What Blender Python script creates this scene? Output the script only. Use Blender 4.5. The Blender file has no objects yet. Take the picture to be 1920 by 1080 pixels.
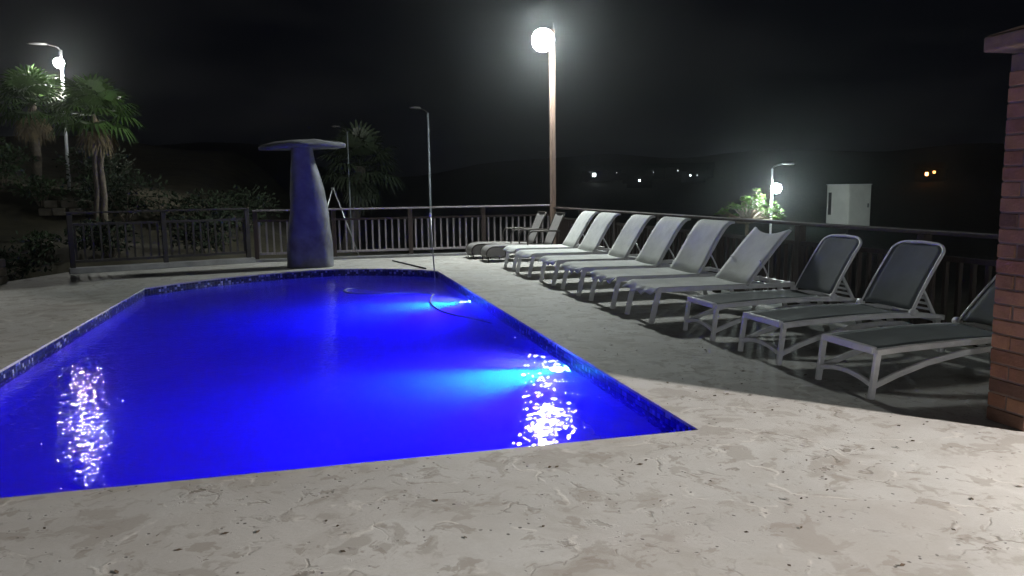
import bpy, math, random
from mathutils import Vector, Matrix, noise
random.seed(7)
S = bpy.context.scene
COL = S.collection
R_ = math.radians

# ------------------------------------------------------------------ camera
cam_d = bpy.data.cameras.new('camera')
cam = bpy.data.objects.new('camera', cam_d); COL.objects.link(cam)
cam_d.sensor_width = 36.0; cam_d.lens = 27.0
cam_d.clip_start = 0.05; cam_d.clip_end = 4000
cam.matrix_world = Matrix(((0.96858857, 0.04447395, -0.24465947, 0.0),
                           (-0.24831008, 0.12015004, -0.96120033, 0.0),
                           (-0.01335253, 0.99175906, 0.12741929, 1.5),
                           (0, 0, 0, 1)))
S.camera = cam

# ------------------------------------------------------------------ night sky
W = bpy.data.worlds.new('World'); S.world = W; W.use_nodes = True
wn, wl = W.node_tree.nodes, W.node_tree.links
for n in list(wn): wn.remove(n)
w_out = wn.new('ShaderNodeOutputWorld'); w_bg = wn.new('ShaderNodeBackground')
w_tc = wn.new('ShaderNodeTexCoord'); w_map = wn.new('ShaderNodeMapping')
w_map.inputs['Scale'].default_value = (1.6, 1.6, 5.0)
w_no = wn.new('ShaderNodeTexNoise'); w_no.inputs['Scale'].default_value = 2.3
w_no.inputs['Detail'].default_value = 6; w_no.inputs['Roughness'].default_value = 0.55
w_cr = wn.new('ShaderNodeValToRGB')
w_cr.color_ramp.elements[0].position = 0.42; w_cr.color_ramp.elements[0].color = (0.0008, 0.0009, 0.0018, 1)
w_cr.color_ramp.elements[1].position = 0.72; w_cr.color_ramp.elements[1].color = (0.0052, 0.0054, 0.0062, 1)
wl.new(w_tc.outputs['Generated'], w_map.inputs[0]); wl.new(w_map.outputs[0], w_no.inputs['Vector'])
wl.new(w_no.outputs['Fac'], w_cr.inputs[0]); wl.new(w_cr.outputs[0], w_bg.inputs['Color'])
w_bg.inputs['Strength'].default_value = 1.0
wl.new(w_bg.outputs[0], w_out.inputs['Surface'])

# ------------------------------------------------------------------ exposure / engine
S.view_settings.view_transform = 'Standard'; S.view_settings.look = 'None'
S.view_settings.exposure = 0.0; S.view_settings.gamma = 1.0
S.view_settings.use_curve_mapping = False
S.render.engine = 'CYCLES'
S.cycles.use_denoising = True
try: S.cycles.denoiser = 'OPENIMAGEDENOISE'
except Exception: pass
S.cycles.max_bounces = 6; S.cycles.transmission_bounces = 5; S.cycles.glossy_bounces = 3
S.cycles.diffuse_bounces = 2; S.cycles.volume_bounces = 1; S.cycles.transparent_max_bounces = 8
S.cycles.sample_clamp_indirect = 25.0; S.cycles.blur_glossy = 1.0
S.cycles.use_adaptive_sampling = False
S.cycles.caustics_refractive = True; S.cycles.caustics_reflective = False

# lamp strengths (radiance of the glowing lens / watts)
CORNER_L, LEFT_L, RIGHT_L, PORCH_L = 780.0, 500.0, 1300.0, 6200.0
FILL_L = 680.0  # unseen fill lamp behind the camera
POOL_W = 850.0
WATER_Z = -0.12

# ------------------------------------------------------------------ helpers
def tag(o, label=None, cat=None, group=None, kind=None):
    if label: o['label'] = label
    if cat: o['category'] = cat
    if group: o['group'] = group
    if kind: o['kind'] = kind
    return o

def empty(name, loc, label=None, cat=None, group=None, rz=0.0, kind=None):
    o = bpy.data.objects.new(name, None); COL.objects.link(o)
    o.empty_display_size = 0.2
    o.location = loc; o.rotation_euler = (0, 0, rz)
    return tag(o, label, cat, group, kind)

class MB:
    def __init__(s): s.v = []; s.f = []
    def add(s, vs, fs):
        b = len(s.v); s.v += [tuple(p) for p in vs]
        s.f += [tuple(b + i for i in f) for f in fs]
    def box(s, c, d, M=None):
        x, y, z = d[0]/2, d[1]/2, d[2]/2
        vs = [Vector((i*x, j*y, k*z)) for i in (-1, 1) for j in (-1, 1) for k in (-1, 1)]
        if M is not None: vs = [M @ v for v in vs]
        c = Vector(c)
        s.add([v + c for v in vs], [(0,1,3,2),(4,6,7,5),(0,4,5,1),(2,3,7,6),(0,2,6,4),(1,5,7,3)])
    def bar(s, a, b, w, h, up=(0, 0, 1)):
        a, b = Vector(a), Vector(b); d = (b - a).normalized(); u = Vector(up)
        if abs(d.dot(u)) > .98: u = Vector((1, 0, 0))
        r = d.cross(u).normalized(); u = r.cross(d).normalized()
        vs = [p + r*(i*w/2) + u*(j*h/2) for p in (a, b) for i, j in ((-1,-1),(1,-1),(1,1),(-1,1))]
        s.add(vs, [(0,3,2,1),(4,5,6,7),(0,1,5,4),(1,2,6,5),(2,3,7,6),(3,0,4,7)])
    def ribbon(s, pts, w, h, up=(0, 1, 0)):
        """rectangular section swept along pts; w across 'up' x dir, h along 'up'"""
        pts = [Vector(p) for p in pts]; n = len(pts); vs = []; u = Vector(up)
        for i, p in enumerate(pts):
            d = (pts[min(i+1, n-1)] - pts[max(i-1, 0)]).normalized()
            r = d.cross(u).normalized()
            vs += [p + r*(a*w/2) + u*(b*h/2) for a, b in ((-1,-1),(1,-1),(1,1),(-1,1))]
        fs = []
        for i in range(n-1):
            for k in range(4):
                fs.append((i*4+k, i*4+(k+1) % 4, i*4+4+(k+1) % 4, i*4+4+k))
        fs += [(0,3,2,1), tuple((n-1)*4+k for k in range(4))]
        s.add(vs, fs)
    def tube(s, pts, r, n=8, cap=True):
        pts = [Vector(p) for p in pts]; m = len(pts); vs = []
        rs = r if isinstance(r, (list, tuple)) else [r]*m
        prev = None
        for i, p in enumerate(pts):
            d = (pts[min(i+1, m-1)] - pts[max(i-1, 0)]).normalized()
            a = Vector((0, 0, 1)) if prev is None else prev
            if abs(d.dot(a)) > .99: a = Vector((1, 0, 0))
            x = (a - d*a.dot(d)).normalized(); prev = x; y = d.cross(x)
            vs += [p + (x*math.cos(t) + y*math.sin(t))*rs[i] for t in (2*math.pi*k/n for k in range(n))]
        fs = []
        for i in range(m-1):
            for k in range(n): fs.append((i*n+k, i*n+(k+1) % n, i*n+n+(k+1) % n, i*n+n+k))
        if cap: fs += [tuple(range(n-1, -1, -1)), tuple((m-1)*n+k for k in range(n))]
        s.add(vs, fs)
    def lathe(s, prof, n=20, c=(0, 0, 0), M=None):
        c = Vector(c); vs = []
        for r, z in prof:
            for k in range(n):
                t = 2*math.pi*k/n; v = Vector((r*math.cos(t), r*math.sin(t), z))
                vs.append((M @ v if M is not None else v) + c)
        m = len(prof); fs = []
        for i in range(m-1):
            for k in range(n): fs.append((i*n+k, i*n+(k+1) % n, i*n+n+(k+1) % n, i*n+n+k))
        fs += [tuple(range(n-1, -1, -1)), tuple((m-1)*n+k for k in range(n))]
        s.add(vs, fs)
    def sheet(s, rows, thick=0.0):
        """grid of points, optional thickness along face normals (simple z offset)"""
        n, m = len(rows), len(rows[0]); vs = [p for r in rows for p in r]
        fs = [(i*m+j, i*m+j+1, (i+1)*m+j+1, (i+1)*m+j) for i in range(n-1) for j in range(m-1)]
        s.add(vs, fs)
    def mesh(s, name):
        me = bpy.data.meshes.new(name); me.from_pydata(s.v, [], s.f); me.update(); return me
    def build(s, name, mat, parent=None, smooth=False, bevel=0.0, solid=0.0, subsurf=0):
        me = s.mesh(name)
        o = bpy.data.objects.new(name, me); COL.objects.link(o)
        if mat: me.materials.append(mat)
        if smooth: me.polygons.foreach_set('use_smooth', [True]*len(me.polygons))
        if parent: o.parent = parent
        if solid:
            md = o.modifiers.new('solid', 'SOLIDIFY'); md.thickness = solid; md.offset = 0
        if subsurf:
            md = o.modifiers.new('sub', 'SUBSURF'); md.levels = subsurf; md.render_levels = subsurf
        if bevel:
            md = o.modifiers.new('bevel', 'BEVEL'); md.width = bevel; md.segments = 2
            md.limit_method = 'ANGLE'; md.angle_limit = R_(40)
        return o

def copy_tree(o, parent=None):
    c = o.copy(); COL.objects.link(c); c.parent = parent
    for ch in o.children: copy_tree(ch, c)
    return c

# ------------------------------------------------------------------ materials
class NT:
    def __init__(s, name):
        s.m = bpy.data.materials.new(name); s.m.use_nodes = True
        s.t = s.m.node_tree; s.n = s.t.nodes; s.l = s.t.links
        s.b = s.n['Principled BSDF']; s.out = s.n['Material Output']
        s.tc = s.n.new('ShaderNodeTexCoord')
    def vec(s, scale=(1, 1, 1), src='Object'):
        mp = s.n.new('ShaderNodeMapping'); mp.inputs['Scale'].default_value = scale
        s.l.new(s.tc.outputs[src], mp.inputs[0]); return mp.outputs[0]
    def noise(s, v, scale, detail=4, rough=.5, out='Fac', dist=0):
        n = s.n.new('ShaderNodeTexNoise'); n.inputs['Scale'].default_value = scale
        n.inputs['Detail'].default_value = detail; n.inputs['Roughness'].default_value = rough
        n.inputs['Distortion'].default_value = dist
        s.l.new(v, n.inputs['Vector']); return n.outputs[out]
    def vor(s, v, scale, feature='DISTANCE_TO_EDGE', out='Distance', rnd=1.0):
        n = s.n.new('ShaderNodeTexVoronoi'); n.feature = feature
        n.inputs['Scale'].default_value = scale; n.inputs['Randomness'].default_value = rnd
        s.l.new(v, n.inputs['Vector']); return n.outputs[out]
    def ramp(s, fac, stops):
        r = s.n.new('ShaderNodeValToRGB'); e = r.color_ramp.elements
        while len(e) < len(stops): e.new(0.5)
        for el, (p, c) in zip(e, stops):
            el.position = p; el.color = (c, c, c, 1) if isinstance(c, (int, float)) else (*c, 1)
        s.l.new(fac, r.inputs[0]); return r.outputs[0]
    def math(s, op, a, b=0.0, clamp=False):
        n = s.n.new('ShaderNodeMath'); n.operation = op; n.use_clamp = clamp
        for i, x in enumerate((a, b)):
            if isinstance(x, (int, float)): n.inputs[i].default_value = x
            else: s.l.new(x, n.inputs[i])
        return n.outputs[0]
    def mix(s, fac, a, b, mode='MIX'):
        n = s.n.new('ShaderNodeMix'); n.data_type = 'RGBA'; n.blend_type = mode
        for i, x in ((0, fac), (6, a), (7, b)):
            if isinstance(x, (int, float)): n.inputs[i].default_value = x
            elif isinstance(x, tuple): n.inputs[i].default_value = (*x, 1)
            else: s.l.new(x, n.inputs[i])
        return n.outputs[2]
    def vadd(s, a, b, k):
        n = s.n.new('ShaderNodeVectorMath'); n.operation = 'MULTIPLY_ADD'
        s.l.new(b, n.inputs[0]); n.inputs[1].default_value = (k, k, k); s.l.new(a, n.inputs[2]); return n.outputs[0]
    def bump(s, h, strength, dist):
        n = s.n.new('ShaderNodeBump'); n.inputs['Strength'].default_value = strength
        n.inputs['Distance'].default_value = dist; s.l.new(h, n.inputs['Height'])
        s.l.new(n.outputs[0], s.b.inputs['Normal']); return n
    def col(s, c):
        if isinstance(c, tuple): s.b.inputs['Base Color'].default_value = (*c, 1)
        else: s.l.new(c, s.b.inputs['Base Color'])
    def set(s, **k):
        for a, b in k.items(): s.b.inputs[a.replace('_', ' ')].default_value = b

def plain(name, c, rough=.6, var=.25, scale=8, metal=0.0, bump=0.0, bscale=60, objvar=0.0):
    t = NT(name); v = t.vec()
    f = t.noise(v, scale, 5, .6)
    col = t.ramp(f, [(.3, tuple(x*(1-var) for x in c)), (.7, tuple(min(1, x*(1+var)) for x in c))])
    if objvar:
        oi = t.n.new('ShaderNodeObjectInfo')
        col = t.mix(1.0, col, t.ramp(oi.outputs['Random'], [(0, 1-objvar), (1, 1+objvar*.6)]), 'MULTIPLY')
    t.col(col); t.set(Roughness=rough, Metallic=metal)
    if bump: t.bump(t.noise(v, bscale, 4, .6), bump, .01)
    return t.m

def emit(name, c, strength):
    m = bpy.data.materials.new(name); m.use_nodes = True
    b = m.node_tree.nodes['Principled BSDF']
    b.inputs['Base Color'].default_value = (.8, .8, .8, 1)
    b.inputs['Emission Color'].default_value = (*c, 1); b.inputs['Emission Strength'].default_value = strength
    return m

def deck_material():
    t = NT('stamped_concrete'); v = t.vec()
    warp = t.noise(v, 1.7, 3, .6, 'Color'); vw = t.vadd(v, warp, .55)
    warp2 = t.noise(v, 9, 3, .65, 'Color'); vw2 = t.vadd(vw, warp2, .09)
    # flagstone outlines pressed into the concrete, only here and there
    e1 = t.vor(vw2, 1.5)
    brk = t.noise(v, 4.2, 3, .6)
    line1 = t.ramp(e1, [(0.0, 1.0), (.012, .8), (.03, 0.0)])
    m1 = t.ramp(brk, [(.50, 0.0), (.58, 1.0)])
    l1 = t.math('MULTIPLY', line1, m1)
    # short creases
    e2 = t.vor(vw2, 4.3)
    m2 = t.ramp(t.noise(vw, 5.0, 3, .7), [(.545, 0.0), (.60, 1.0)])
    l2 = t.math('MULTIPLY', t.ramp(e2, [(0.0, 1.0), (.03, .5), (.055, 0.0)]), m2)
    # chips and gouges: thresholded stretched noise, shadow painted dark, with a pale lip
    vs_ = t.vadd(t.vec((1.0, 1.5, 1.0)), warp2, .10)
    g = t.noise(vs_, 7.0, 5, .6)
    gouge = t.ramp(g, [(.645, 0.0), (.68, 1.0)])
    ridge = t.ramp(g, [(.60, 0.0), (.632, 1.0), (.645, 0.0)])
    lip = t.math('MULTIPLY', ridge, t.ramp(brk, [(.42, 0.0), (.55, 1.0)]))
    # pits
    p = t.vor(t.vadd(v, warp2, .05), 17, 'F1')
    pm = t.ramp(t.noise(v, 3.2, 2, .5), [(.46, 0.0), (.56, 1.0)])
    pit = t.math('MULTIPLY', t.ramp(p, [(.08, 1.0), (.15, 0.0)]), pm)
    big = t.noise(v, .55, 4, .55); mid = t.noise(vw, 3.0, 4, .6); fine = t.noise(v, 60, 2, .6)
    clus = t.ramp(t.noise(v, 1.25, 3, .6), [(.44, .12), (.60, 1.0)])
    gouge = t.math('MULTIPLY', gouge, clus); lip = t.math('MULTIPLY', lip, clus); l2 = t.math('MULTIPLY', l2, clus)
    base = t.ramp(big, [(.3, (.45, .45, .435)), (.5, (.53, .525, .505)), (.7, (.60, .59, .565))])
    base = t.mix(t.ramp(mid, [(.36, .5), (.56, 0.0)]), base, (.42, .40, .37))
    blo = t.ramp(t.noise(vw2, 3.6, 4, .62), [(.555, 0.0), (.60, 1.0)])
    base = t.mix(t.math('MULTIPLY', blo, .7), base, (.35, .325, .295))
    blo2 = t.ramp(t.noise(vw2, 8.0, 3, .6), [(.60, 0.0), (.64, 1.0)])
    base = t.mix(t.math('MULTIPLY', blo2, .65), base, (.30, .27, .235))
    cellc = t.n.new('ShaderNodeSeparateColor'); t.l.new(t.vor(vw2, 1.5, 'F1', 'Color'), cellc.inputs[0])
    base = t.mix(t.math('MULTIPLY', cellc.outputs[0], .28), base, (.37, .335, .305))
    stain = t.ramp(t.noise(vw, 1.1, 4, .65), [(.56, 0.0), (.70, 1.0)])
    base = t.mix(t.math('MULTIPLY', stain, .5), base, (.29, .25, .21))
    base = t.mix(t.math('MULTIPLY', l1, .55), base, (.66, .635, .59))
    base = t.mix(t.math('MULTIPLY', lip, .4), base, (.66, .645, .61))
    base = t.mix(t.math('MULTIPLY', gouge, .72), base, (.19, .165, .135))
    base = t.mix(t.math('MULTIPLY', l2, .7), base, (.2, .175, .14))
    base = t.mix(t.math('MULTIPLY', pit, .85), base, (.06, .052, .045))
    base = t.mix(t.math('MULTIPLY', t.ramp(fine, [(.3, 0.0), (.75, 1.0)]), .14), base, (.28, .26, .23))
    t.col(base)
    h = t.math('ADD', t.math('MULTIPLY', l1, .3), t.math('MULTIPLY', lip, .2))
    h = t.math('SUBTRACT', h, t.math('MULTIPLY', gouge, .8))
    h = t.math('SUBTRACT', h, t.math('MULTIPLY', l2, .6))
    h = t.math('SUBTRACT', h, pit)
    h = t.math('ADD', h, t.math('MULTIPLY', mid, .8))
    t.bump(h, .30, .014)
    t.set(Roughness=.72, Specular_IOR_Level=.3)
    return t.m

def tile_material():
    t = NT('mosaic_tile'); v = t.vec()
    sc = 24.0
    c = t.vor(v, sc, 'F1', 'Color', .15); e = t.vor(v, sc, 'DISTANCE_TO_EDGE', 'Distance', .15)
    sep = t.n.new('ShaderNodeSeparateColor'); t.l.new(c, sep.inputs[0])
    col = t.ramp(sep.outputs[0], [(.0, (.006, .008, .035)), (.45, (.012, .018, .085)), (.7, (.03, .045, .17)), (.82, (.10, .13, .30)), (.93, (.42, .46, .62))])
    col = t.mix(t.ramp(e, [(.03, 1.0), (.07, 0.0)]), col, (.05, .055, .09))
    t.col(col); t.set(Roughness=.28)
    t.bump(t.math('ADD', t.ramp(e, [(.0, 0.0), (.1, 1.0)]), t.math('MULTIPLY', sep.outputs[1], .8)), .7, .006)
    return t.m

def water_material():
    t = NT('pool_water'); t.n.remove(t.b)
    g = t.n.new('ShaderNodeBsdfGlass'); g.inputs['IOR'].default_value = 1.333
    g.inputs['Roughness'].default_value = .012; g.inputs['Color'].default_value = (1, 1, 1, 1)
    v = t.vec((.8, 1.0, 1.0))
    warp = t.noise(v, 3, 2, .5, 'Color'); vw = t.vadd(v, warp, .25)
    n1 = t.noise(vw, 11.5, 2, .55); n2 = t.noise(vw, 25, 1, .5); n3 = t.noise(v, 2.2, 2, .5)
    amp = t.ramp(t.noise(v, .62, 2, .5), [(.36, .6), (.62, 1.0)])
    h = t.math('ADD', t.math('MULTIPLY', n1, .31), t.math('MULTIPLY', n2, .095))
    h = t.math('MULTIPLY', h, amp); h = t.math('ADD', h, t.math('MULTIPLY', n3, .35))
    b = t.n.new('ShaderNodeBump'); b.inputs['Strength'].default_value = 1.0; b.inputs['Distance'].default_value = .03
    t.l.new(h, b.inputs['Height']); t.l.new(b.outputs[0], g.inputs['Normal'])
    t.l.new(g.outputs[0], t.out.inputs['Surface'])
    sc_ = t.n.new('ShaderNodeVolumeScatter'); sc_.inputs['Density'].default_value = .30
    sc_.inputs['Color'].default_value = (1, 1, 1, 1)
    ab = t.n.new('ShaderNodeVolumeAbsorption'); ab.inputs['Density'].default_value = 2.0
    ab.inputs['Color'].default_value = (.55, .05, .994, 1)
    vol = t.n.new('ShaderNodeAddShader'); t.l.new(sc_.outputs[0], vol.inputs[0]); t.l.new(ab.outputs[0], vol.inputs[1])
    t.l.new(vol.outputs[0], t.out.inputs['Volume'])
    return t.m

def wood(name, c, rough=.7):
    t = NT(name); v = t.vec((14, 14, 1.2)); f = t.noise(v, 3, 5, .65)
    t.col(t.ramp(f, [(.3, tuple(x*.6 for x in c)), (.7, tuple(x*1.3 for x in c))]))
    t.set(Roughness=rough); t.bump(f, .3, .004); return t.m

def sling(name, c):
    t = NT(name); v = t.vec()
    w = t.n.new('ShaderNodeTexChecker'); w.inputs['Scale'].default_value = 160; t.l.new(v, w.inputs['Vector'])
    n = t.noise(v, 3.2, 4, .6)
    col = t.ramp(n, [(.3, tuple(x*.82 for x in c)), (.7, tuple(x*1.08 for x in c))])
    col = t.mix(t.math('MULTIPLY', w.outputs['Fac'], .18), col, tuple(x*.6 for x in c))
    t.col(col); t.set(Roughness=.8, Specular_IOR_Level=.25)
    t.bump(t.noise(v, 5, 2, .5), .25, .02)
    return t.m

M = {}
M['deck'] = deck_material(); M['tile'] = tile_material(); M['water'] = water_material()
M['plaster'] = plain('pool_plaster', (.52, .62, .74), .7, .08, 1.5)
M['rail'] = wood('lamplit_rail', (.34, .31, .33)); M['rail_dark'] = wood('dark_brown_wood', (.055, .037, .033))  # first wood is pale: the corner lamp's light is put into its colour
M['rail_shaded'] = wood('shaded_rail_wood', (.026, .022, .022))  # same railing wood, with the shade at the left put into the colour
M['pole'] = wood('wood_pole', (.30, .21, .165))
M['white_frame'] = plain('white_resin', (.80, .80, .81), .42, .10, 5)
M['white_sling'] = sling('pale_sling', (.75, .77, .745)); M['grey_sling'] = sling('charcoal_sling', (.17, .19, .195))
M['bronze'] = plain('bronze_metal', (.07, .06, .055), .4, .15, 10, .3); M['brown_sling'] = sling('taupe_sling', (.27, .26, .255))
M['concrete'] = plain('rough_concrete', (.27, .27, .28), .85, .25, 3, bump=.6, bscale=9)
M['column_concrete'] = plain('dark_grey_concrete', (.125, .13, .14), .85, .45, 3.0, bump=.6, bscale=9)  # dark, nearly neutral grey with a faint blue tint
M['metal'] = plain('galvanised_metal', (.42, .43, .44), .42, .12, 12, .7)
M['dark_pole'] = plain('dull_grey_pole', (.22, .25, .28), .5, .2, 9, .3)
M['black_metal'] = plain('black_metal', (.018, .018, .02), .6, .2, 12)
M['dark_metal'] = plain('dark_metal', (.06, .06, .065), .5, .15, 12, .4)
M['white_metal'] = plain('white_metal', (.7, .71, .72), .35, .06, 12, .2)
M['trunk'] = plain('palm_trunk', (.17, .14, .105), .9, .35, 14, bump=.8, bscale=30)
M['trunk_shaded'] = plain('shaded_palm_trunk', (.06, .052, .042), .9, .35, 14)  # shaded copy of the trunk, dimness put into the colour
M['frond'] = plain('palm_leaf', (.05, .105, .02), .55, .35, 2.5)
M['frond_shaded'] = plain('shaded_palm_leaf', (.02, .032, .014), .6, .35, 2.5)  # shaded copy of the palm leaf, the far palm's dimness in its colour
M['dead_frond'] = plain('dead_palm_leaf', (.20, .155, .085), .85, .3, 3)
M['leaf_shaded'] = plain('shaded_shrub_leaf', (.018, .032, .012), .85, .45, 2.0); M['leaf'] = plain('bush_leaf', (.035, .065, .022), .55, .45, 2.0); M['leaf_light'] = plain('tree_leaf', (.10, .17, .045), .5, .35, 3)  # first leaf colour is darkened to stand for the left bank's shade
M['grass'] = plain('dry_grass_ground', (.05, .043, .024), .95, .45, 1.3, bump=.8, bscale=14)
M['stone'] = plain('field_stone', (.27, .24, .19), .85, .3, 4, bump=.6, bscale=14, objvar=.25)
M['paint'] = plain('white_painted_wall', (.60, .60, .58), .7, .12, 1.2)
M['roof'] = plain('grey_roof', (.05, .047, .047), .8, .2, 2)
M['hose'] = plain('grey_blue_hose', (.16, .2, .28), .4, .1, 6)
M['mortar'] = plain('mortar', (.14, .10, .088), .9, .2, 20)
M['litter'] = plain('dry_leaf_bits', (.10, .07, .045), .9, .5, 30)
BR = [plain('brick_%s' % n, c, .85, .2, 9, bump=.5, bscale=40, objvar=.2) for n, c in
      (('red', (.23, .105, .066)), ('orange', (.28, .14, .085)), ('brown', (.11, .055, .038)), ('dusty', (.23, .15, .11)))]

# ------------------------------------------------------------------ pool outline
POOL = [(2.268, 4.19), (2.2, 14.25)]
for px_, py_ in ((1.9, 14.62), (1.46, 14.96), (.95, 15.2), (.42, 15.32), (-.1, 15.28), (-.6, 15.12), (-1.1, 14.86), (-1.55, 14.58), (-1.95, 14.26), (-2.35, 13.85)):
    POOL.append((px_, py_))
POOL += [(-2.72, 13.39), (-2.72, 4.2)]
def offset(poly, d):
    """push a ccw polygon outwards by d"""
    out = []; n = len(poly)
    for i in range(n):
        a, b, c = Vector(poly[i-1]), Vector(poly[i]), Vector(poly[(i+1) % n])
        n1 = Vector(((b-a).y, -(b-a).x)).normalized(); n2 = Vector(((c-b).y, -(c-b).x)).normalized()
        k = (n1+n2).normalized(); out.append(tuple(b + k*(d/max(.3, k.dot(n1)))))
    return out

DECK_OUT = [(5.75, 17.8), (-1.35, 17.9), (-4.75, 16.72), (-5.7, 14.3), (-7.5, 11.5), (-7.5, -12), (12, -12), (12, 3.98), (5.75, 3.98)]

def ground_height(x, y):
    r = math.hypot(x, y); az = math.degrees(math.atan2(x, y))
    def ss(a, b, t):
        t = max(0, min(1, (t-a)/(b-a))); return t*t*(3-2*t)
    h = -.35
    h += ss(5.6, 15, x)*-3.2                                  # falls away right of the railing
    h -= ss(19, 45, y)*ss(-3, 4, x)*1.5
    left = ss(1.5, -5.5, x)
    h += left*ss(16.8, 19.2, y)*.75 + left*ss(19.5, 24.5, y)*1.25 + left*ss(26, 60, y)*3.0
    h += ss(-6.5, -14, x)*1.0
    h += .12*noise.noise(Vector((x*.35, y*.35, 0)))*ss(0, 40, r+20)
    hill = ss(70, 420, r)*(24 + 9*noise.noise(Vector((az*.045, .3, 2))) + 4*noise.noise(Vector((az*.16, 3.3, 2))))
    h += hill - ss(45, 120, r)*5
    return h

def inside_deck(x, y, m=.35):
    if -7.5+m < x < 12-m and -12+m < y < 3.98-m: return True
    if x < 5.75-m and x > -7.5+m and 3.9-m < y < 11.5: return True
    if 11.4 <= y < 17.8-m and x < 5.75-m:
        xl = -7.5+(y-11.5)*.643 if y < 14.3 else (-5.7+(y-14.3)*.39 if y < 16.7 else -4.75+(y-16.7)*2.9)
        return x > xl+m
    return False

def build_ground():
    rings = [i*.6 for i in range(1, 66)]
    r = rings[-1]
    while r < 760: r *= 1.075; rings.append(r)
    na = 240; vs = [(0, 5, -2.6)]; fs = []
    for r in rings:
        for k in range(na):
            a = 2*math.pi*k/na; x = r*math.sin(a); y = 5 + r*math.cos(a)
            z = -2.6 if inside_deck(x, y) else ground_height(x, y)
            vs.append((x, y, z))
    for k in range(na): fs.append((0, 1+(k+1) % na, 1+k))
    for i in range(len(rings)-1):
        for k in range(na):
            a = 1+i*na+k; b = 1+i*na+(k+1) % na
            fs.append((a, b, b+na, a+na))
    mb = MB(); mb.v = vs; mb.f = fs
    o = mb.build('ground', M['grass'], smooth=True); tag(o, kind='structure')
build_ground()

def build_deck():
    import bmesh
    bm = bmesh.new()
    inner = offset(POOL, -.012)
    def loop(poly, z):
        v = [bm.verts.new((x, y, z)) for x, y in poly]
        e = [bm.edges.new((v[i], v[(i+1) % len(v)])) for i in range(len(v))]; return v, e
    vo, eo = loop(DECK_OUT, 0); vi, ei = loop(inner, 0)
    bmesh.ops.triangle_fill(bm, edges=eo+ei, use_beauty=True, normal=(0, 0, 1))
    for v_, z in ((vo, -.5), (vi, -.022)):
        low = [bm.verts.new((v.co.x, v.co.y, z)) for v in v_]; n = len(v_)
        for i in range(n): bm.faces.new((v_[i], v_[(i+1) % n], low[(i+1) % n], low[i]))
        if z == -.022:
            back = [bm.verts.new((x, y, z)) for x, y in offset(POOL, .05)]
            for i in range(n): bm.faces.new((low[i], low[(i+1) % n], back[(i+1) % n], back[i]))
    bmesh.ops.recalc_face_normals(bm, faces=bm.faces)
    me = bpy.data.meshes.new('deck'); bm.to_mesh(me); bm.free(); me.materials.append(M['deck'])
    o = bpy.data.objects.new('deck', me); COL.objects.link(o); tag(o, kind='structure')
build_deck()

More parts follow.
